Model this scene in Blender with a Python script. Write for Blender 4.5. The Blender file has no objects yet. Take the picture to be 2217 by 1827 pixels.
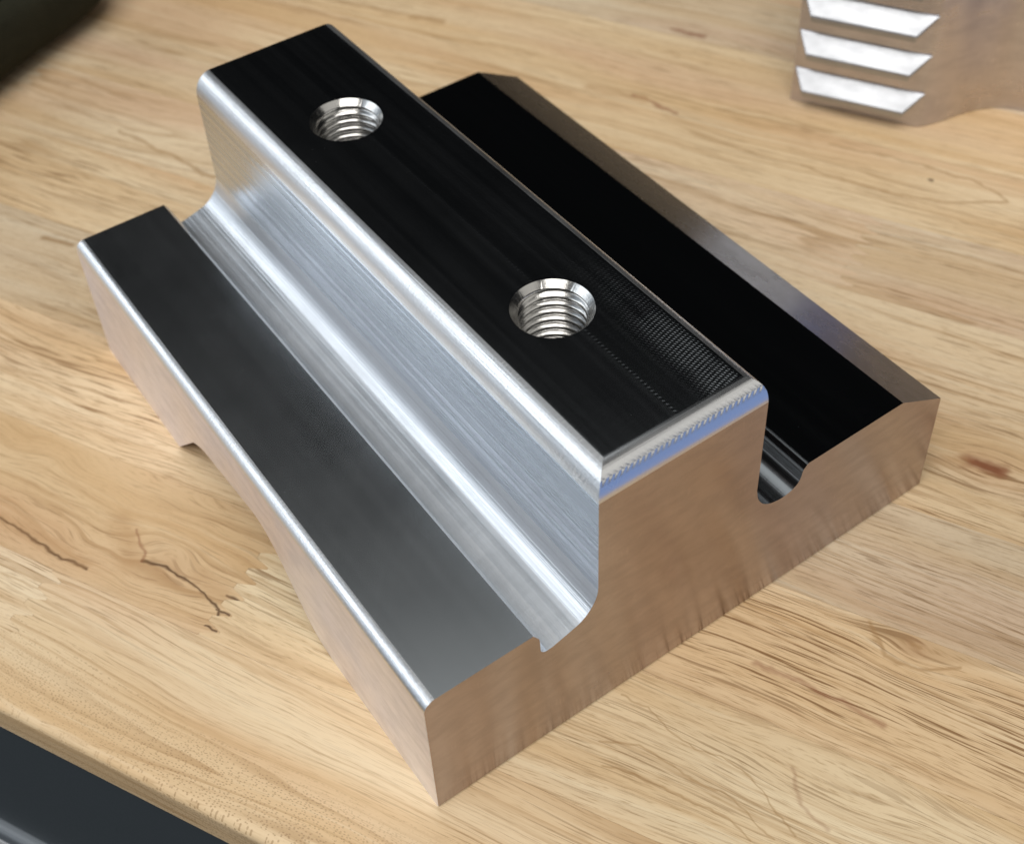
import bpy, bmesh, math, random
from mathutils import Matrix, Vector

random.seed(11)
CM = 0.01
scene = bpy.context.scene
COL = scene.collection
PI = math.pi

# ------------------------------------------------------------------ camera
cam_d = bpy.data.cameras.new('camera')
cam = bpy.data.objects.new('camera', cam_d)
COL.objects.link(cam)
R = ((0.81645552, -0.57585837, -0.04227912),
     (-0.4217089, -0.5446795, -0.72490403),
     (0.39441348, 0.60968137, -0.68755118))
m = Matrix.Identity(4)
for k in range(3):
    m[k][0] = R[0][k]
    m[k][1] = -R[1][k]
    m[k][2] = -R[2][k]
m[0][3], m[1][3], m[2][3] = -4.15319706 * CM, -8.9788264 * CM, 19.05901292 * CM
cam.matrix_world = m
cam_d.sensor_fit = 'HORIZONTAL'
cam_d.sensor_width = 36.0
cam_d.lens = 36.0 * 3006.5394814 / 2217.0
cam_d.shift_x = 13.678 / 2217.0
cam_d.shift_y = -232.19 / 2217.0
cam_d.clip_start = 0.005
cam_d.clip_end = 50.0
cam_d.dof.use_dof = True
cam_d.dof.focus_distance = 0.206
cam_d.dof.aperture_fstop = 28.0
scene.camera = cam

# ------------------------------------------------------------------ world, lamps, exposure
world = bpy.data.worlds.new('World')
scene.world = world
world.use_nodes = True
world.node_tree.nodes['Background'].inputs[0].default_value = (0.9, 1.0, 1.1, 1)
world.node_tree.nodes['Background'].inputs[1].default_value = 0.004

CENTRE = Vector((4.5, 5.0, 3.0)) * CM


def area_lamp(name, az, el, dist, sx, sy, radiance, colour):
    """rectangular lamp at azimuth/elevation (degrees) from the work piece, facing it"""
    d = bpy.data.lights.new(name, 'AREA')
    d.shape = 'RECTANGLE'
    d.size, d.size_y = sx, sy
    d.color = colour
    d.energy = radiance * sx * sy * PI          # Watts for a lambertian emitter of this radiance
    o = bpy.data.objects.new(name, d)
    COL.objects.link(o)
    a, e = math.radians(az), math.radians(el)
    v = Vector((math.cos(a) * math.cos(e), math.sin(a) * math.cos(e), math.sin(e)))
    o.location = CENTRE + v * dist
    o.rotation_euler = v.to_track_quat('Z', 'Y').to_euler()
    return o


area_lamp('window_lamp', 140, 29, 1.5, 1.5, 0.42, 2.6, (0.90, 0.95, 1.0))
area_lamp('bright_wall_lamp', 141, 17, 1.6, 1.7, 2.2, 0.62, (0.74, 0.86, 1.0))
area_lamp('ceiling_panel_lamp', -138, 62, 3.0, 2.4, 2.2, 4.9, (1.0, 0.975, 0.94))
area_lamp('front_panel_lamp', -62, 38, 1.5, 1.2, 1.1, 0.75, (1.0, 0.98, 0.93))
area_lamp('dim_ceiling_lamp', 62, 77, 2.4, 1.75, 1.5, 0.50, (0.93, 0.98, 1.0))
area_lamp('blue_reflection_fill', -61, -18, 0.7, 0.9, 0.75, 0.74, (0.31, 0.46, 0.88))  # added emitter, stands in for an unseen blue object mirrored in the front radius

scene.view_settings.view_transform = 'Standard'
scene.view_settings.look = 'None'
scene.view_settings.exposure = 0.0
scene.view_settings.gamma = 1.0
scene.view_settings.use_curve_mapping = False
scene.render.engine = 'CYCLES'


# ------------------------------------------------------------------ helpers
def tag(o, label=None, cat=None, group=None, kind=None):
    if label: o['label'] = label
    if cat: o['category'] = cat
    if group: o['group'] = group
    if kind: o['kind'] = kind
    return o


def empty(name, loc=(0, 0, 0), rz=0.0):
    o = bpy.data.objects.new(name, None)
    o.empty_display_size = 0.01
    COL.objects.link(o)
    o.location = loc
    o.rotation_euler = (0, 0, rz)
    return o


def link_mesh(name, me, mats, parent=None):
    o = bpy.data.objects.new(name, me)
    COL.objects.link(o)
    for mt in (mats if isinstance(mats, (list, tuple)) else [mats]):
        me.materials.append(mt)
    if parent: o.parent = parent
    return o


def mesh_from(name, verts, faces, smooth=False):
    me = bpy.data.meshes.new(name)
    me.from_pydata([(x * CM, y * CM, z * CM) for x, y, z in verts], [], faces)
    bm = bmesh.new()
    bm.from_mesh(me)
    bmesh.ops.recalc_face_normals(bm, faces=bm.faces)
    bm.to_mesh(me)
    bm.free()
    if smooth:
        for p in me.polygons: p.use_smooth = True
    return me


def extrude_poly(name, pts, lo, hi, axis):
    """closed 2-D outline extruded along an axis: 'y' takes (x,z), 'x' takes (y,z), 'z' takes (x,y)"""
    def P(a, b, t):
        return {'y': (a, t, b), 'x': (t, a, b), 'z': (a, b, t)}[axis]
    n = len(pts)
    v = [P(a, b, lo) for a, b in pts] + [P(a, b, hi) for a, b in pts]
    f = [tuple(range(n)), tuple(range(2 * n - 1, n - 1, -1))]
    f += [(i, (i + 1) % n, n + (i + 1) % n, n + i) for i in range(n)]
    return mesh_from(name, v, f)


def arc(cx, cy, r, a0, a1, n):
    return [(cx + r * math.cos(math.radians(a0 + (a1 - a0) * i / n)),
             cy + r * math.sin(math.radians(a0 + (a1 - a0) * i / n))) for i in range(n + 1)]


def earc(cx, cy, rx, ry, a0, a1, n):
    return [(cx + rx * math.cos(math.radians(a0 + (a1 - a0) * i / n)),
             cy + ry * math.sin(math.radians(a0 + (a1 - a0) * i / n))) for i in range(n + 1)]


def apply_modifiers(o):
    dg = bpy.context.evaluated_depsgraph_get()
    me = bpy.data.meshes.new_from_object(o.evaluated_get(dg))
    o.modifiers.clear()
    o.data = me
    return me


def catmull(pts, k):
    out = []
    for i in range(len(pts) - 1):
        p0 = pts[max(i - 1, 0)]; p1 = pts[i]; p2 = pts[i + 1]; p3 = pts[min(i + 2, len(pts) - 1)]
        for j in range(k):
            t = j / k
            out.append(tuple(0.5 * (2 * b + (c - a) * t + (2 * a - 5 * b + 4 * c - d) * t * t + (3 * b - a - 3 * c + d) * t ** 3)
                             for a, b, c, d in zip(p0, p1, p2, p3)))
    out.append(pts[-1])
    return out


# ------------------------------------------------------------------ node helper
class NT:
    def __init__(self, name):
        self.mat = bpy.data.materials.new(name)
        self.mat.use_nodes = True
        self.t = self.mat.node_tree
        self.bsdf = self.t.nodes['Principled BSDF']

    def node(self, ty, **kw):
        n = self.t.nodes.new(ty)
        for k, v in kw.items(): setattr(n, k, v)
        return n

    def put(self, sock, v):
        if v is None: return
        if hasattr(v, 'is_output') or isinstance(v, bpy.types.NodeSocket):
            self.t.links.new(v, sock)
        else:
            sock.default_value = v

    def m(self, op, a, b=None, c=None, clamp=False):
        n = self.node('ShaderNodeMath', operation=op, use_clamp=clamp)
        for i, v in enumerate((a, b, c)):
            self.put(n.inputs[i], v)
        return n.outputs[0]

    def add(self, a, b): return self.m('ADD', a, b)
    def sub(self, a, b): return self.m('SUBTRACT', a, b)
    def mul(self, a, b): return self.m('MULTIPLY', a, b)

    def vm(self, op, a, b=None, scale=None):
        n = self.node('ShaderNodeVectorMath', operation=op)
        self.put(n.inputs[0], a)
        if b is not None: self.put(n.inputs[1], b)
        if scale is not None: self.put(n.inputs['Scale'], scale)
        return n.outputs['Value'] if op in ('LENGTH', 'DOT_PRODUCT', 'DISTANCE') else n.outputs[0]

    def xyz(self, x, y, z):
        n = self.node('ShaderNodeCombineXYZ')
        for i, v in enumerate((x, y, z)): self.put(n.inputs[i], v)
        return n.outputs[0]

    def noise(self, vec, scale=1.0, detail=2.0, rough=0.5, dist=0.0):
        n = self.node('ShaderNodeTexNoise')
        self.put(n.inputs['Vector'], vec)
        n.inputs['Scale'].default_value = scale
        n.inputs['Detail'].default_value = detail
        n.inputs['Roughness'].default_value = rough
        n.inputs['Distortion'].default_value = dist
        return n.outputs[0]

    def step(self, x, lo, hi, a=0.0, b=1.0):
        n = self.node('ShaderNodeMapRange', interpolation_type='SMOOTHSTEP')
        self.put(n.inputs['Value'], x)
        for k, v in (('From Min', lo), ('From Max', hi), ('To Min', a), ('To Max', b)):
            self.put(n.inputs[k], v)
        return n.outputs[0]

    def mix(self, f, a, b, blend='MIX'):
        n = self.node('ShaderNodeMix', data_type='RGBA', blend_type=blend)
        n.clamp_factor = True
        self.put(n.inputs[0], f)
        self.put(n.inputs[6], a if not isinstance(a, tuple) else (*a, 1))
        self.put(n.inputs[7], b if not isinstance(b, tuple) else (*b, 1))
        return n.outputs[2]

    def bump(self, h, strength, dist):
        n = self.node('ShaderNodeBump')
        n.inputs['Strength'].default_value = strength
        n.inputs['Distance'].default_value = dist
        self.put(n.inputs['Height'], h)
        self.put(self.bsdf.inputs['Normal'], n.outputs[0])
        return n

    def cm(self):
        tc = self.node('ShaderNodeTexCoord')
        p = self.vm('SCALE', tc.outputs['Object'], scale=100.0)
        s = self.node('ShaderNodeSeparateXYZ')
        self.t.links.new(p, s.inputs[0])
        return p, s.outputs[0], s.outputs[1], s.outputs[2]


# ------------------------------------------------------------------ wood
def wood_material(name, segs=(), knots=(), pore_len=1.0, pore_amt=1.0, burl=0.0, dotted=False):
    """segs: (u0,v0,u1,v1,width,darkness,colour index); knots: (u,v,su,sv,amp,heart). Lengths in cm, u along the grain."""
    t = NT(name)
    P, u, v, z = t.cm()
    v = t.sub(v, z)          # grain carries on over the arris and down the bench edge
    info = t.node('ShaderNodeObjectInfo')
    seed = t.mul(info.outputs['Random'], 61.0)
    # the grain bends slowly and wraps round knots
    w1 = t.sub(t.noise(t.xyz(t.mul(u, 0.10), t.mul(v, 0.30), seed), 1, 1), 0.5)
    w2 = t.sub(t.noise(t.xyz(t.mul(u, 0.55), t.mul(v, 1.1), seed), 1, 1), 0.5)
    vp = t.add(v, t.add(t.mul(w1, 1.15), t.mul(w2, 0.13 + burl)))
    for (ku, kv, su, sv, amp, heart) in knots:
        a = t.mul(t.sub(u, ku), 1 / su)
        b = t.mul(t.sub(v, kv), 1 / sv)
        g = t.m('EXPONENT', t.mul(t.add(t.mul(a, a), t.mul(b, b)), -1.0))
        vp = t.sub(vp, t.mul(t.mul(g, b), amp))
    tone = t.noise(t.xyz(t.mul(u, 0.07), t.mul(vp, 0.9), seed), 1, 2, 0.55)
    streak = t.noise(t.xyz(t.mul(u, 0.13), t.mul(vp, 6.5), t.add(seed, 7.0)), 1, 3, 0.6)
    ring = t.noise(t.xyz(t.mul(u, 0.045), t.mul(vp, 1.25), t.add(seed, 15.0)), 1, 1, 0.45)
    rr = t.m('FRACT', t.mul(ring, 10.0))
    line = t.mul(t.step(rr, 0.60, 0.95), t.step(rr, 0.95, 1.0, 1.0, 0.0))
    dens = t.step(t.noise(t.xyz(t.mul(u, 0.16), t.mul(vp, 1.3), t.add(seed, 31.0)), 1, 1), 0.34, 0.66)
    line = t.mul(line, t.add(0.15, t.mul(dens, 0.85)))
    por = t.noise(t.xyz(t.mul(u, 1.25 / pore_len), t.mul(vp, 27.0), t.add(seed, 40.0)), 1, 1, 0.5)
    if dotted:
        vo = t.node('ShaderNodeTexVoronoi', voronoi_dimensions='2D')
        t.put(vo.inputs['Vector'], t.xyz(t.mul(u, 3.2), t.mul(vp, 6.0), 0.0))
        pd = t.add(0.82, t.mul(vo.outputs['Distance'], -0.75))
        sp = t.node('ShaderNodeSeparateColor')
        t.put(sp.inputs[0], vo.outputs['Color'])
        pd = t.sub(pd, t.mul(t.step(sp.outputs[0], 0.45, 0.75), 0.2))
        f = t.step(t.add(v, t.mul(w1, 2.0)), 0.8, 1.5)
        por = t.add(t.mul(por, f), t.mul(pd, t.sub(1.0, f)))
    hard = t.step(por, 0.55, 0.68)
    pore = t.mul(hard, t.mul(t.add(0.30, t.mul(dens, 0.70)), pore_amt))
    por2 = t.noise(t.xyz(t.mul(u, 4.0 / pore_len), t.mul(vp, 55.0), t.add(seed, 51.0)), 1, 2, 0.6)

    c = t.mix(t.step(tone, 0.32, 0.68), (0.750, 0.595, 0.395), (0.650, 0.455, 0.255))
    pink = t.step(t.noise(t.xyz(t.mul(u, 0.11), t.mul(vp, 0.55), t.add(seed, 70.0)), 1, 1), 0.45, 0.75)
    c = t.mix(t.mul(pink, 0.55), c, (0.64, 0.415, 0.265))
    c = t.mix(t.step(streak, 0.50, 0.80, 0.0, 0.60), c, (0.45, 0.275, 0.13))
    c = t.mix(t.step(streak, 0.46, 0.22, 0.0, 0.6), c, (0.76, 0.63, 0.44))
    c = t.mix(t.mul(line, 0.5), c, (0.37, 0.21, 0.085))
    c = t.mix(t.step(por2, 0.50, 0.78, 0.0, 0.75 * pore_amt), c, (0.36, 0.22, 0.10))
    c = t.mix(t.mul(pore, 0.74), c, (0.225, 0.118, 0.045))
    # knot hearts
    for (ku, kv, su, sv, amp, heart) in knots:
        if heart <= 0: continue
        a = t.mul(t.add(t.sub(u, ku), t.mul(w2, 0.5)), 1 / (su * 0.42))
        b = t.mul(t.add(t.sub(v, kv), t.mul(w2, 0.3)), 1 / (sv * 0.5))
        g = t.m('EXPONENT', t.mul(t.add(t.mul(a, a), t.mul(b, b)), -1.0))
        c = t.mix(t.mul(g, heart), c, (0.40, 0.21, 0.10))
    # cracks, bark streaks and hand-placed growth lines
    if segs:
        j1 = t.sub(t.noise(t.vm('SCALE', P, scale=1.1), 1, 3, 0.6), 0.5)
        pv = t.add(v, t.mul(j1, 0.36))
        Q = t.xyz(t.add(u, t.mul(j1, 0.15)), pv, 0.0)
        brk = t.noise(t.xyz(t.mul(u, 3.0), t.mul(v, 9.0), 2.0), 1, 2, 0.6)
        for ci, colr in enumerate(((0.085, 0.040, 0.016), (0.26, 0.10, 0.048), (0.36, 0.21, 0.09), (0.47, 0.285, 0.14))):
            tot = None
            for (u0, v0, u1, v1, wd, dk, cidx) in segs:
                if cidx != ci: continue
                ba = Vector((u1 - u0, v1 - v0, 0))
                pa = t.vm('SUBTRACT', Q, (u0, v0, 0))
                h = t.m('DIVIDE', t.vm('DOT_PRODUCT', pa, tuple(ba)), ba.length_squared, clamp=True)
                d = t.mul(t.vm('DISTANCE', pa, t.vm('SCALE', tuple(ba), scale=h)), 1.0 / wd)
                tot = d if tot is None else t.m('MINIMUM', tot, d)
                dark = dk
            if tot is not None:
                wv = t.add(0.15, t.mul(brk, 1.6))
                c = t.mix(t.mul(t.step(tot, 0.0, wv, 1.0, 0.0), dark), c, colr)
    tint = t.mix(1.0, c, info.outputs['Color'], 'MULTIPLY')
    t.put(t.bsdf.inputs['Base Color'], tint)
    t.put(t.bsdf.inputs['Roughness'], t.add(0.38, t.mul(streak, 0.25)))
    t.bsdf.inputs['Specular IOR Level'].default_value = 0.35
    t.bump(t.m('MULTIPLY', hard, -1.0), 0.30, 0.00012)
    return t.mat


V0 = 1.547


def poly_segs(pts, wd, dk, ci):
    return [(pts[i][0], pts[i][1] + V0, pts[i + 1][0], pts[i + 1][1] + V0, wd, dk, ci) for i in range(len(pts) - 1)]


feat = {'row1_left': (poly_segs([(-9.64, 1.39), (-8.89, 1.3), (-8.03, 1.13), (-7.49, 1.16)], 0.055, 0.9, 0)
                      + poly_segs([(-6.74, 1.68), (-6.3, 1.77), (-5.78, 1.69), (-5.27, 1.55), (-4.97, 1.43), (-4.9, 1.31)], 0.05, 0.95, 0)
                      + poly_segs([(-5.0, 1.72), (-4.72, 1.72)], 0.045, 0.9, 0)
                      + poly_segs([(-5.0, 1.40), (-4.74, 1.40)], 0.04, 0.9, 0)
                      + poly_segs([(-4.98, 1.08), (-4.74, 1.08)], 0.035, 0.9, 0)
                      + poly_segs([(-7.24, 2.19), (-7.07, 2.03), (-6.82, 1.81), (-6.74, 1.68)], 0.05, 0.6, 1)
                      + poly_segs([(-5.6, 1.85), (-5.1, 1.75)], 0.35, 0.4, 3)
                      + poly_segs([(-7.6, 2.3), (-6.9, 1.6)], 0.4, 0.35, 3)
                      + poly_segs([(-9.6, 1.45), (-7.6, 1.2)], 0.22, 0.4, 3)),
        'row1_right': (poly_segs([(4.39, 2.77), (4.53, 2.52), (4.71, 2.3), (5.15, 2.11)], 0.06, 0.35, 1)
                       + poly_segs([(1.68, 2.0), (2.21, 2.14), (2.94, 2.08), (3.59, 2.0), (4.04, 1.88), (4.51, 1.64)], 0.032, 0.55, 2)
                       + poly_segs([(1.86, 1.59), (2.63, 1.68), (3.4, 1.7), (3.89, 1.63), (4.23, 1.5)], 0.032, 0.55, 2)
                       + poly_segs([(1.65, 2.83), (2.11, 2.84), (2.56, 2.62), (3.01, 2.54), (3.39, 2.54), (3.74, 2.46), (4.22, 2.23), (4.76, 1.79)], 0.03, 0.55, 2)),
        'row2': (poly_segs([(3.32, 4.25), (3.95, 4.2), (4.72, 4.18), (5.4, 4.05)], 0.09, 0.5, 1)
                 + poly_segs([(5.42, 5.62), (5.52, 5.58)], 0.10, 0.8, 2)
                 + poly_segs([(4.7, 5.75), (5.1, 5.25), (5.6, 5.2), (6.2, 5.55)], 0.06, 0.6, 2)),
        'row4': (poly_segs([(5.32, 9.74), (5.92, 9.79)], 0.24, 0.9, 1)
                 + poly_segs([(5.45, 9.76), (5.85, 9.80)], 0.10, 0.95, 0)
                 + poly_segs([(4.6, 9.4), (5.2, 9.7)], 0.25, 0.45, 3)),
        'row7': (poly_segs([(-4.49, 17.74), (-3.86, 17.58), (-3.3, 17.4)], 0.09, 0.7, 1)
                 + poly_segs([(-5.6, 17.6), (-4.2, 17.6)], 0.22, 0.5, 3)
                 + poly_segs([(2.66, 17.33), (2.72, 17.33)], 0.06, 0.95, 0)
                 + poly_segs([(-0.02, 16.71), (1.2, 16.55), (1.98, 16.56), (3.21, 16.69), (4.36, 17.25), (3.48, 17.69), (1.68, 17.75), (0.3, 17.7)], 0.06, 0.65, 2)),
        'row9': poly_segs([(-4.73, 20.78), (-3.88, 20.78)], 0.13, 0.75, 1),
        'row8': poly_segs([(-11.11, 18.7), (-10.29, 18.79)], 0.2, 0.6, 2),
        'row3': poly_segs([(-14.06, 7.7), (-13.31, 7.86)], 0.13, 0.8, 2),
        'row5': poly_segs([(-15.04, 11.53), (-13.49, 11.28), (-11.9, 10.99)], 0.09, 0.6, 2)}

W_PLAIN = wood_material('wood_grain_plain', pore_amt=0.8, pore_len=1.1)
W_DENSE = wood_material('wood_grain_dense', pore_amt=1.1, pore_len=1.8)
W_DOT = wood_material('wood_grain_dotted', pore_amt=0.62, pore_len=1.8, dotted=True)
W_FEAT = {
    'row1_left': wood_material('wood_cracked_burl', feat['row1_left'], [(-6.2, 3.35, 1.3, 0.7, 0.5, 0.25)], pore_amt=0.5, burl=0.5),
    'row1_right': wood_material('wood_swirled', feat['row1_right'], [(5.0, 4.5, 1.6, 0.8, 0.55, 0.0)], pore_amt=0.9, pore_len=1.3),
    'row2': wood_material('wood_eye_knot', feat['row2'], [(5.48, 7.15, 0.75, 0.45, 0.42, 0.3)], pore_amt=1.25, pore_len=1.6),
    'row4': wood_material('wood_red_knot', feat['row4'], [(5.6, 11.31, 0.8, 0.5, 0.4, 0.5)], pore_amt=1.1, pore_len=1.4),
    'row7': wood_material('wood_flat_sawn', feat['row7'], pore_amt=0.6),
    'row9': wood_material('wood_bark_streak', feat['row9'], pore_amt=0.7),
    'row8': wood_material('wood_tan_streak', feat['row8'], pore_amt=0.7),
    'row3': wood_material('wood_short_streak', feat['row3'], pore_amt=0.8),
    'row5': wood_material('wood_long_streak', feat['row5'], pore_amt=0.7),
}

# ------------------------------------------------------------------ workbench top
G_ANG = math.atan2(-0.88411344, 0.46727233)
ORG = (-1.3677 * CM, -0.7229 * CM, 0.0)
ROW_W = 2.45
N_ROWS = 13
U_LO, U_HI = -46.0, 10.8
THICK = 0.80
GAP = 0.0022

bench = empty('workbench_top', ORG, G_ANG)
tag(bench, 'pale butcher block workbench top of finger jointed wood staves', 'workbench')


def finger_edge(u, v0, v1):
    """zigzag finger joint between two staves, listed from v0 to v1"""
    n = 7
    p = (v1 - v0) / n
    out = []
    for i in range(n):
        b = v0 + i * p
        ln = 0.30
        out += [(u - ln / 2, b + 0.04 * p), (u - ln / 2, b + 0.16 * p), (u + ln / 2, b + 0.44 * p), (u + ln / 2, b + 0.56 * p), (u - ln / 2, b + 0.84 * p)]
    out.append((u - ln / 2, v1))
    out[0] = (u - ln / 2, v0)
    return out


def stave(row, ua, ub, first, last, mat, tint):
    v0, v1 = row * ROW_W + GAP, (row + 1) * ROW_W - GAP
    left = [(ua, v0), (ua, v1)] if first else [(a + GAP, b) for a, b in finger_edge(ua, v0, v1)]
    right = [(ub, v0), (ub, v1)] if last else [(a - GAP, b) for a, b in finger_edge(ub, v0, v1)]
    if row == 0:
        # front row: rounded arris along the bench edge
        verts, faces = [], []
        prof = arc(0.16, -0.16, 0.16, 90, 180, 6) + [(0.0, -THICK + 0.05), (0.05, -THICK)]
        lo_u, hi_u = left[0][0], right[0][0]
        outline = [(a, b) for a, b in right] + [(a, b) for a, b in reversed(left)]
        top = [(a, max(b, prof[0][0]), 0.0) for a, b in outline]
        bot = [(a, max(b, 0.05), -THICK) for a, b in outline]
        n = len(outline)
        verts = top + bot
        faces = [tuple(range(n)), tuple(range(2 * n - 1, n - 1, -1))]
        faces += [(i, i + 1, n + i + 1, n + i) for i in range(n - 1)]
        ring = []
        for (pv, pz) in prof:
            ring.append((len(verts), len(verts) + 1))
            verts += [(lo_u, pv, pz), (hi_u, pv, pz)]
        for i in range(len(ring) - 1):
            faces.append((ring[i][0], ring[i][1], ring[i + 1][1], ring[i + 1][0]))
        me = mesh_from('stave', verts, faces)
        bm = bmesh.new(); bm.from_mesh(me)
        bmesh.ops.remove_doubles(bm, verts=bm.verts, dist=1e-7)
        bmesh.ops.recalc_face_normals(bm, faces=bm.faces)
        bm.to_mesh(me); bm.free()
    else:
        outline = right + list(reversed(left))
        me = extrude_poly('stave', outline, -THICK, 0.0, 'z')
    o = link_mesh('stave', me, mat, bench)
    o.color = (*tint, 1.0)
    return o


fixed_joints = {0: [-7.85], 1: [-33.0, -4.83], 2: [-21.0], 3: [-26.0], 4: [-3.2], 5: [-18.5], 6: [-29.0, 2.0],
                7: [-22.0], 8: [-14.5, 9.0], 9: [-30.0, 7.0], 10: [-9.0], 11: [-25.0, 5.0], 12: [-16.0]}
for row in range(N_ROWS):
    js = [U_LO] + fixed_joints[row] + [U_HI]
    for i in range(len(js) - 1):
        ua, ub = js[i], js[i + 1]
        b = random.uniform(0.95, 1.10)
        w = random.uniform(-0.06, 0.06)
        tint = (b * (1 + w * 0.5), b, b * (1 - w))
        mat = random.choice((W_PLAIN, W_DENSE, W_PLAIN))
        mid = (ua, ub)
        if row == 0: mat = W_DOT if ua > -8 else W_PLAIN
        if row == 0 and ub < -7: tint = (1.10, 1.12, 1.14)
        if row == 1 and ub < 0 and ub > -6: mat, tint = W_FEAT['row1_left'], (0.97, 0.91, 0.82)
        if row == 1 and ua > -6 and ua < 0: mat, tint = W_FEAT['row1_right'], (1.07, 1.09, 1.07)
        for k in ('row2', 'row4', 'row7', 'row9', 'row8', 'row3', 'row5'):
            if row == int(k[3:]):
                s0 = feat[k][0]
                if ua < s0[0] < ub: mat = W_FEAT[k]
        stave(row, ua, ub, i == 0, i == len(js) - 2, mat, tint)

# ------------------------------------------------------------------ cabinet below the bench edge
def enamel(name, colr, rough, metallic=0.0):
    t = NT(name)
    P, x, y, z = t.cm()
    n = t.noise(t.vm('SCALE', P, scale=22.0), 1, 2)
    t.put(t.bsdf.inputs['Base Color'], (*colr, 1))
    t.bsdf.inputs['Metallic'].default_value = metallic
    t.put(t.bsdf.inputs['Roughness'], t.add(rough, t.mul(n, 0.12)))
    t.bump(n, 0.08, 0.0001)
    return t.mat


M_ENAMEL = enamel('dark_enamel', (0.06, 0.072, 0.08), 0.36)
M_TRIM = enamel('light_trim', (0.62, 0.64, 0.66), 0.35)
M_GREY = enamel('grey_trim', (0.16, 0.18, 0.20), 0.35)


def bevel_box(name, lo, hi, mat, parent, bev=0.05):
    bm = bmesh.new()
    bmesh.ops.create_cube(bm, size=1.0)
    for v in bm.verts:
        v.co = Vector([(lo[k] + hi[k]) / 2 + v.co[k] * (hi[k] - lo[k]) for k in range(3)]) * CM
    bmesh.ops.bevel(bm, geom=bm.edges[:], offset=bev * CM, segments=3, profile=0.5, affect='EDGES')
    me = bpy.data.meshes.new(name)
    bm.to_mesh(me); bm.free()
    return link_mesh(name, me, mat, parent)


cab = empty('drawer_cabinet', ORG, G_ANG)
tag(cab, 'dark grey enamelled drawer cabinet under the bench edge', 'cabinet')
bevel_box('carcass', (-44.0, 0.6, -40.0), (9.8, 30.0, -0.805), M_ENAMEL, cab, 0.1)
bevel_box('drawer_front', (-43.0, 0.06, -5.72), (9.5, 0.595, -0.83), M_ENAMEL, cab, 0.08)
bevel_box('drawer_handle', (-43.0, -0.10, -6.42), (9.5, 0.595, -5.82), M_GREY, cab, 0.12)
bevel_box('drawer_front', (-43.0, -0.06, -11.6), (9.5, 0.595, -6.5), M_TRIM, cab, 0.08)


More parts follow.
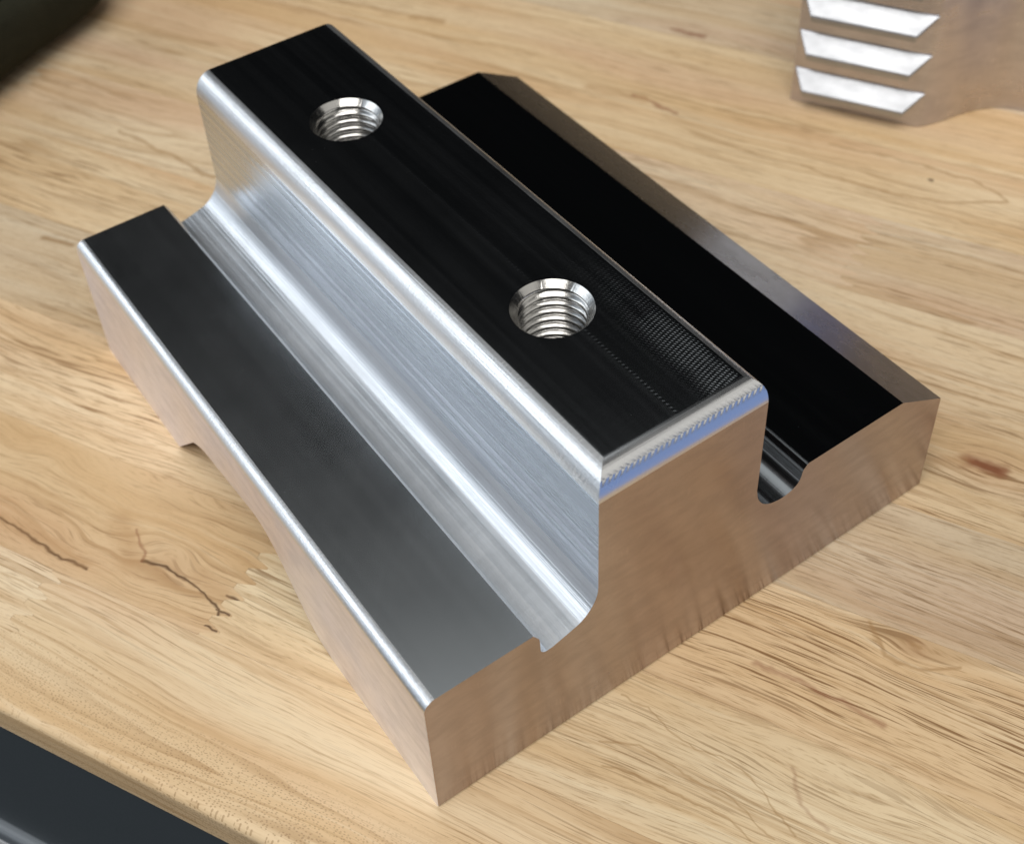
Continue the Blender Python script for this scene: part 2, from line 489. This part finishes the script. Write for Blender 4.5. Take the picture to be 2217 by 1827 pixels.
# ------------------------------------------------------------------ metal
def metal(name, rough, colr=(0.66, 0.65, 0.64), mode='face', bstr=0.1):
    t = NT(name)
    P, x, y, z = t.cm()
    b = t.bsdf
    b.inputs['Metallic'].default_value = 1.0
    smudge = t.noise(t.vm('SCALE', P, scale=0.55), 1, 4, 0.6)
    r = t.add(rough, t.mul(t.sub(smudge, 0.5), rough * (0.35 if mode == 'flat' else 0.7)))
    c = t.mix(t.step(smudge, 0.3, 0.75, 0.0, 0.22), colr, tuple(k * 0.8 for k in colr))
    if mode == 'flat':           # face-milled: fine curved cutter marks, a peened patch, dust
        yy = t.add(y, t.mul(t.mul(t.sub(x, 4.4), t.sub(x, 4.4)), 0.16))
        marks = t.noise(t.xyz(t.mul(x, 1.2), t.mul(yy, 26.0), z), 1, 2, 0.5)
        dots = t.mul(t.m('SINE', t.mul(t.add(yy, t.mul(x, 0.35)), 78.0)), t.m('SINE', t.mul(t.sub(x, t.mul(yy, 0.1)), 74.0)))
        patch = t.mul(t.step(x, 4.75, 5.35), t.step(t.add(y, t.mul(smudge, 1.6)), 6.2, 2.2))
        patch = t.mul(patch, t.step(x, 5.9, 5.5))
        seam = t.mul(t.step(t.m('ABSOLUTE', t.sub(x, 4.52)), 0.0, 0.035, 1.0, 0.0), t.m('SINE', t.mul(yy, 80.0)))
        h = t.add(t.mul(marks, 0.12), t.add(t.mul(t.mul(dots, t.mul(patch, t.step(smudge, 0.22, 0.5))), 0.5), t.mul(seam, 0.35)))
        h = t.mul(h, t.step(z, 3.5, 4.5, 0.35, 1.0))
        passes = t.noise(t.xyz(t.mul(x, 5.0), t.mul(y, 0.05), z), 1, 2, 0.6)
        r = t.add(r, t.add(t.mul(t.sub(passes, 0.5), 0.04 if rough > 0.22 else 0.12), t.mul(t.sub(marks, 0.5), 0.02)))
        t.bump(h, bstr, 0.0002)
        vor = t.node('ShaderNodeTexVoronoi')
        t.put(vor.inputs['Vector'], t.vm('SCALE', P, scale=1.6))
        dust = t.mul(t.step(vor.outputs['Distance'], 0.0, 0.03, 1.0, 0.0), t.step(smudge, 0.5, 0.56))
        r = t.add(r, t.mul(dust, 0.5))
    elif mode == 'side':         # satin side-milled face: mottled, with short cutter ticks
        marks = t.noise(t.xyz(t.mul(x, 1.5), t.mul(y, 1.5), t.mul(z, 4.5)), 1, 4, 0.62)
        tick = t.noise(t.xyz(t.mul(x, 24.0), t.mul(y, 24.0), t.mul(z, 4.0)), 1, 2, 0.5)
        patchy = t.step(t.noise(t.vm('SCALE', P, scale=0.8), 1, 3), 0.42, 0.70)
        scr = t.noise(t.xyz(t.mul(t.add(x, z), 3.0), t.mul(t.add(y, z), 3.0), t.mul(t.sub(z, t.mul(x, 0.5)), 60.0)), 1, 1, 0.5)
        h = t.add(t.mul(marks, 0.35), t.mul(t.mul(tick, patchy), 0.10))
        t.bump(h, bstr, 0.0003)
        c = t.mix(t.step(marks, 0.36, 0.66, 0.0, 0.42), c, tuple(k * 0.72 for k in colr))
        c = t.mix(t.mul(t.step(tick, 0.58, 0.72), t.mul(patchy, 0.35)), c, tuple(min(1.0, k * 1.35) for k in colr))
        c = t.mix(t.step(scr, 0.70, 0.78, 0.0, 0.25), c, tuple(min(1.0, k * 1.5) for k in colr))
        r = t.add(r, t.mul(t.sub(marks, 0.5), 0.16))
    elif mode == 'fillet_y':     # ball-milled radius running along y
        ln = t.noise(t.xyz(t.mul(x, 26.0), t.mul(y, 0.25), t.mul(z, 26.0)), 1, 2, 0.6)
        rip = t.m('SINE', t.add(t.mul(y, 80.0), t.mul(t.noise(t.vm('SCALE', P, scale=6.0), 1, 1), 5.0)))
        spk = t.noise(t.xyz(t.mul(x, 16.0), t.mul(y, 34.0), t.mul(z, 16.0)), 1, 2, 0.6)
        h = t.add(t.mul(ln, 0.35), t.add(t.mul(t.mul(rip, t.step(smudge, 0.35, 0.7)), 0.05), t.mul(spk, 0.30)))
        t.bump(h, bstr, 0.00035)
    elif mode == 'groove':       # long tool paths in the cove
        ln = t.noise(t.xyz(t.mul(x, 11.0), t.mul(y, 0.035), t.mul(z, 11.0)), 1, 3, 0.6)
        rip = t.noise(t.xyz(t.mul(x, 3.0), t.mul(y, 14.0), t.mul(z, 3.0)), 1, 2, 0.5)
        t.bump(t.add(t.mul(ln, 0.6), t.mul(rip, 0.08)), bstr, 0.0004)
        c = t.mix(t.step(ln, 0.42, 0.64, 0.0, 0.38), c, tuple(k * 0.66 for k in colr))
        r = t.add(r, t.mul(t.sub(ln, 0.5), 0.35))
    elif mode == 'fillet_x':     # front radius with chevron cutter marks
        ang = t.m('ABSOLUTE', t.sub(z, 5.06))
        chev = t.m('SINE', t.add(t.mul(t.add(x, t.mul(ang, 0.9)), 62.0), t.mul(t.noise(t.vm('SCALE', P, scale=5.0), 1, 2), 4.0)))
        mask = t.mul(t.step(ang, 0.0, 0.075, 1.0, 0.0), 1.0)
        ln = t.noise(t.xyz(t.mul(x, 0.3), t.mul(y, 22.0), t.mul(z, 22.0)), 1, 2, 0.6)
        h = t.add(t.mul(t.mul(chev, mask), 0.30), t.mul(ln, 0.25))
        t.bump(h, bstr, 0.00035)
    elif mode == 'thread':
        ln = t.noise(t.vm('SCALE', P, scale=9.0), 1, 3, 0.6)
        t.bump(ln, bstr, 0.0003)
    t.put(b.inputs['Roughness'], r)
    t.put(b.inputs['Base Color'], c)
    return t.mat


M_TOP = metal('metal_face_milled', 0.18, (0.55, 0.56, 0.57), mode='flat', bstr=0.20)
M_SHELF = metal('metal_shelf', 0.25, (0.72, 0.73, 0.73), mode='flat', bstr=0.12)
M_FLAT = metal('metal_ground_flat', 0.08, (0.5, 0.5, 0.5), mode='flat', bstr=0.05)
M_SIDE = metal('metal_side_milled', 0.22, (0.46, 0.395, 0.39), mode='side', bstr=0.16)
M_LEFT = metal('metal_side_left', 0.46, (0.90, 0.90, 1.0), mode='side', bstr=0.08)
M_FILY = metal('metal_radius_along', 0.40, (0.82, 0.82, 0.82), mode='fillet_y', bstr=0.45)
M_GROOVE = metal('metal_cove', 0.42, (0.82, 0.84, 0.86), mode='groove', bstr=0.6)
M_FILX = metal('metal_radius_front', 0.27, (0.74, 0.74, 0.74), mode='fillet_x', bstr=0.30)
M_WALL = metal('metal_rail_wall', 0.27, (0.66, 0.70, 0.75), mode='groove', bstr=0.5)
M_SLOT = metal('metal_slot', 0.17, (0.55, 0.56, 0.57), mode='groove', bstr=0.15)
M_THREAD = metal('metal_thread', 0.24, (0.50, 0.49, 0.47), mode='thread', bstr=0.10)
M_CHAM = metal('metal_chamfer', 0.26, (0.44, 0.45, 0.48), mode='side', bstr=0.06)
MATS = [M_TOP, M_SIDE, M_FILY, M_GROOVE, M_FILX, M_CHAM, M_SHELF, M_FLAT, M_LEFT, M_WALL, M_SLOT]

# ------------------------------------------------------------------ the machined block
L, ZS, ZT = 11.897, 2.771, 5.19
XL, XR0, XR1, RF = 0.196, 2.925, 5.905, 0.369
prof = [(0, -1), (10.0, -1), (10.0, 2.199), (9.012, 2.733), (6.985, 2.733)]
prof += [(6.945, 2.715), (6.885, 2.65), (6.865, 2.60)]
prof += catmull([(6.865, 2.60), (6.84, 2.47), (6.78, 2.37), (6.66, 2.30), (6.45, 2.272), (6.22, 2.33), (6.06, 2.45), (5.95, 2.64), (XR1, 2.86)], 4)[1:]
prof += arc(XR1 - 0.26, ZT - 0.26, 0.26, 0, 90, 10)
RZ = 0.45                     # the top radii are a little deeper than wide
prof += earc(XR0 + RF, ZT - RZ, RF, RZ, 90, 180, 30)
prof += arc(2.265, 2.95, XR0 - 2.265, 0, -62, 24)
prof += [(2.36, 2.302), (2.12, 2.235)] + arc(2.03, 2.345, 0.12, -90, -180, 6)
prof += [(1.905, 2.56), (1.895, 2.62), (1.865, 2.672), (1.80, ZS)]
prof += arc(XL, ZS - XL, XL, 90, 180, 20)

side = [(0, 0.05), (0.04, 0), (2.75, 0)]
side += catmull([(2.75, 0), (3.2, 0.03), (3.62, 0.17), (4.0, 0.56), (4.31, 0.95), (4.62, 1.29), (4.95, 1.50), (5.3, 1.55), (6.0, 1.47), (6.6, 1.39), (7.1, 1.33), (7.45, 1.20), (7.68, 1.06)], 4)[1:]
side += [(8.72, 0.0), (L, 0), (L, 6), (0.55, 6)]
side += earc(RF, ZT - RZ + 0.0006, RF, RZ, 90, 180, 30)

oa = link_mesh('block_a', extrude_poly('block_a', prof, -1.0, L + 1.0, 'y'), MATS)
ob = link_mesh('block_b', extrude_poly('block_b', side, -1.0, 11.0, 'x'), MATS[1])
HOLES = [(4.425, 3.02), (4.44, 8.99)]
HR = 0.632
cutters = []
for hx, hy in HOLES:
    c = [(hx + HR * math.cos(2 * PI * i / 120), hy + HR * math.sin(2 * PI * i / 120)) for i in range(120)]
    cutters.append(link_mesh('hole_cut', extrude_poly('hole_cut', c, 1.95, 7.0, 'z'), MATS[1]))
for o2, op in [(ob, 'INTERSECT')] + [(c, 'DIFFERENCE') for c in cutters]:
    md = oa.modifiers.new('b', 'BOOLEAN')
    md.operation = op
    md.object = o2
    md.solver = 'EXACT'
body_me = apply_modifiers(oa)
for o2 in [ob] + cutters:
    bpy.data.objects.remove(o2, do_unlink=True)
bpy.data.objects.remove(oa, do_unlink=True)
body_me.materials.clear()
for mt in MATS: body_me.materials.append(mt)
bm = bmesh.new()
bm.from_mesh(body_me)
bmesh.ops.remove_doubles(bm, verts=bm.verts, dist=2e-7)
for e in bm.edges:
    if len(e.link_faces) == 2:
        e.smooth = e.calc_face_angle(0) < math.radians(17)
    else:
        e.smooth = False
for f in bm.faces:
    n, c = f.normal, f.calc_center_median() / CM
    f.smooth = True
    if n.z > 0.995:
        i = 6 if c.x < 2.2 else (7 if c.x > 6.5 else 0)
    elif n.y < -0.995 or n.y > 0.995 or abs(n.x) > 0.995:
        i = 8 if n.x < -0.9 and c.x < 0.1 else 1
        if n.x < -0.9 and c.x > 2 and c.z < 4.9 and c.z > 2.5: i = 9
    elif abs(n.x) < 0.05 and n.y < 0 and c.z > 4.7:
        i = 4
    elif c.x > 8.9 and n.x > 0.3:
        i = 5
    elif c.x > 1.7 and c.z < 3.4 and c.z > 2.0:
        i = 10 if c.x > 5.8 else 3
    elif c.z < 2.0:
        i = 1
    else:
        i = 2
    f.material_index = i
bm.to_mesh(body_me)
bm.free()
body_me.name = 'body'
block = empty('machined_block', (0, 0, 0))
tag(block, 'large machined metal block with stepped rail and two threaded holes', 'metal block')
body = bpy.data.objects.new('body', body_me)
COL.objects.link(body)
body.parent = block
bv = body.modifiers.new('edge_break', 'BEVEL')
bv.width = 0.012 * CM
bv.segments = 2
bv.limit_method = 'ANGLE'
bv.angle_limit = math.radians(40)
bv.use_clamp_overlap = True
wn = body.modifiers.new('weighted', 'WEIGHTED_NORMAL')
wn.keep_sharp = True
wn.weight = 50


# threaded holes: countersink rim, helical thread, blind floor
def thread_mesh():
    NA, pitch, top, bot = 120, 0.158, -0.105, -3.1
    per = 10
    nz = int((top - bot) / pitch * per)
    vs, fs = [], []
    for k in range(nz + 1):
        z = top + (bot - top) * k / nz
        for a in range(NA):
            th = 2 * PI * a / NA
            ph = (z / pitch + a / NA) % 1.0
            tri = 1 - abs(2 * ph - 1)
            h = min(1.0, max(0.0, (tri - 0.10) / 0.70))
            r = 0.585 - 0.085 * h
            fade = min(1.0, k / 4)
            r = r * fade + 0.540 * (1 - fade)
            vs.append((r * math.cos(th), r * math.sin(th), z))
    for k in range(nz):
        for a in range(NA):
            b = (a + 1) % NA
            fs.append((k * NA + a, k * NA + b, (k + 1) * NA + b, (k + 1) * NA + a))
    me = mesh_from('thread', vs, fs, True)
    me.flip_normals()
    return me


def rim_mesh():
    NA = 120
    rnd = random.Random(4)
    vs, fs = [], []
    fac = [rnd.uniform(-0.006, 0.006) for _ in range(30)]
    for (r, z, j) in ((0.6325, 0.0, 0), (0.542, -0.100, 1)):
        for a in range(NA):
            th = 2 * PI * a / NA
            rr = r + (fac[(a // 4) % 30] if j else 0)
            vs.append((rr * math.cos(th), rr * math.sin(th), z))
    for a in range(NA):
        b = (a + 1) % NA
        fs.append((a, b, NA + b, NA + a))
    return mesh_from('countersink', vs, fs, False)


th_me, rim_me = thread_mesh(), rim_mesh()
th_me.materials.append(M_THREAD)
rim_me.materials.append(M_THREAD)
fl_me = mesh_from('hole_floor', [(0.59 * math.cos(2 * PI * i / 48), 0.59 * math.sin(2 * PI * i / 48), -3.08) for i in range(48)] + [(0, 0, -3.2)],
                  [(i, (i + 1) % 48, 48) for i in range(48)])
fl_me.materials.append(M_SIDE)
for hx, hy in HOLES:
    h = bpy.data.objects.new('threaded_hole', th_me)
    COL.objects.link(h)
    h.parent = block
    h.location = (hx * CM, hy * CM, ZT * CM)
    for nm, me in (('countersink', rim_me), ('hole_floor', fl_me)):
        o = bpy.data.objects.new(nm, me)
        COL.objects.link(o)
        o.parent = h

# ------------------------------------------------------------------ second block with serrated side
M_BG = metal('metal_polished_far', 0.30, (0.60, 0.58, 0.62), mode='side', bstr=0.05)
M_TOOTH = metal('metal_tooth', 0.38, (0.47, 0.48, 0.50), mode='side', bstr=0.05)
far = empty('serrated_block', (16.289 * CM, 9.815 * CM, 0.0), math.atan2(-0.87219, 0.48917))
tag(far, 'smaller polished metal block with slanted ridges along its side', 'metal block')
S = 3.05   # face length along local x; local +y points into the block
plan = [(0, 0), (S - 0.25, 0)] + catmull([(S - 0.25, 0), (S - 0.02, 0.06), (S + 0.35, 0.42), (S + 0.78, 0.95), (S + 1.25, 1.36), (S + 1.75, 1.52), (S + 2.6, 1.5), (S + 5.2, 1.45)], 5)[1:]
plan += [(S + 5.2, 5.0), (0, 5.0)]
bg_me = extrude_poly('body', plan, 0.0, 4.3, 'z')
bgb = link_mesh('body', bg_me, M_BG, far)
bm = bmesh.new(); bm.from_mesh(bg_me)
for e in bm.edges: e.smooth = len(e.link_faces) == 2 and e.calc_face_angle(0) < math.radians(30)
for f in bm.faces: f.smooth = True
bm.to_mesh(bg_me); bm.free()
bv = bgb.modifiers.new('edge_break', 'BEVEL'); bv.width = 0.03 * CM; bv.segments = 2; bv.limit_method = 'ANGLE'; bv.angle_limit = math.radians(40)
wn = bgb.modifiers.new('weighted', 'WEIGHTED_NORMAL'); wn.keep_sharp = True


def ridge_mesh():
    # crest on the face, slope outwards and down, short lip, undercut back to the face
    out, dz, lip = 0.36, 0.40, 0.15
    x0, x1, y0, y1 = 0.03, S - 0.01, 0.33, S - 0.40
    v = [(x0, 0.01, 0), (x1, 0.01, 0), (x0 + 0.02, -0.03, -0.012), (x1 - 0.02, -0.03, -0.012),
         (y0, -out, -dz), (y1, -out, -dz), (y0, -out, -dz - lip), (y1, -out, -dz - lip),
         (y0 + 0.05, 0.01, -dz - lip - 0.12), (y1 - 0.05, 0.01, -dz - lip - 0.12)]
    f = [(0, 1, 3, 2), (2, 3, 5, 4), (4, 5, 7, 6), (6, 7, 9, 8), (8, 9, 1, 0), (0, 2, 4, 6, 8), (1, 9, 7, 5, 3)]
    me = mesh_from('ridge', v, f)
    bm = bmesh.new(); bm.from_mesh(me)
    bmesh.ops.bevel(bm, geom=[e for e in bm.edges if e.calc_face_angle(0) > 0.5], offset=0.025 * CM, segments=2, profile=0.5, affect='EDGES')
    bm.to_mesh(me); bm.free()
    me.materials.append(M_TOOTH)
    return me


rm = ridge_mesh()
for zc in (0.95, 1.94, 2.93, 3.92):
    o = bpy.data.objects.new('ridge', rm)
    COL.objects.link(o)
    o.parent = far
    o.location = (0, 0, zc * CM)


# ------------------------------------------------------------------ dark fabric pouch at the far corner
def fabric(name, colr):
    t = NT(name)
    P, x, y, z = t.cm()
    wv = t.mul(t.m('SINE', t.mul(x, 60.0)), t.m('SINE', t.mul(t.add(y, z), 60.0)))
    n = t.noise(t.vm('SCALE', P, scale=1.4), 1, 4, 0.6)
    c = t.mix(n, tuple(k * 0.7 for k in colr), tuple(k * 1.3 for k in colr))
    t.put(t.bsdf.inputs['Base Color'], c)
    t.bsdf.inputs['Roughness'].default_value = 0.9
    t.bsdf.inputs['Specular IOR Level'].default_value = 0.1
    t.bump(t.add(t.mul(wv, 0.2), n), 0.5, 0.0008)
    return t.mat


def pillow(name, hx, hy, z0, z1, e, mat, parent, seed):
    rnd = random.Random(seed)
    ph = [rnd.uniform(0, 6) for _ in range(6)]
    NA, NB = 64, 24
    vs, fs = [], []
    for j in range(NB + 1):
        b = -PI / 2 + PI * j / NB
        for i in range(NA):
            a = 2 * PI * i / NA
            sg = lambda q, p: math.copysign(abs(q) ** p, q)
            cx, cy = sg(math.cos(a), 0.45), sg(math.sin(a), 0.45)
            rr = abs(math.cos(b)) ** e
            w = 1 + 0.025 * math.sin(3 * a + ph[0]) + 0.02 * math.sin(5 * a + ph[1] + 2 * b)
            z = (z0 + z1) / 2 + (z1 - z0) / 2 * sg(math.sin(b), 0.7)
            z += 0.10 * (z - z0) / (z1 - z0) * math.sin(4 * a + ph[2])
            vs.append((hx * cx * rr * w, hy * cy * rr * w, max(z, z0)))
    for j in range(NB):
        for i in range(NA):
            k = (i + 1) % NA
            fs.append((j * NA + i, j * NA + k, (j + 1) * NA + k, (j + 1) * NA + i))
    me = mesh_from(name, vs, fs, True)
    return link_mesh(name, me, mat, parent)


def table_pt(u, v):
    g = (0.46727233, -0.88411344); n = (0.88411344, 0.46727233)
    return (ORG[0] + (g[0] * u + n[0] * v) * CM, ORG[1] + (g[1] * u + n[1] * v) * CM, 0.0)


pouch = empty('fabric_pouch', table_pt(-22.3, 13.0), G_ANG)
tag(pouch, 'black soft fabric pouch with olive lower side lying on the bench', 'pouch')
pillow('pouch_body', 4.0, 5.2, 0.0, 2.4, 0.35, fabric('olive_black_fabric', (0.030, 0.030, 0.020)), pouch, 2)
fl = pillow('flap', 3.75, 4.9, 1.6, 2.75, 0.4, fabric('black_fabric', (0.006, 0.006, 0.006)), pouch, 5)
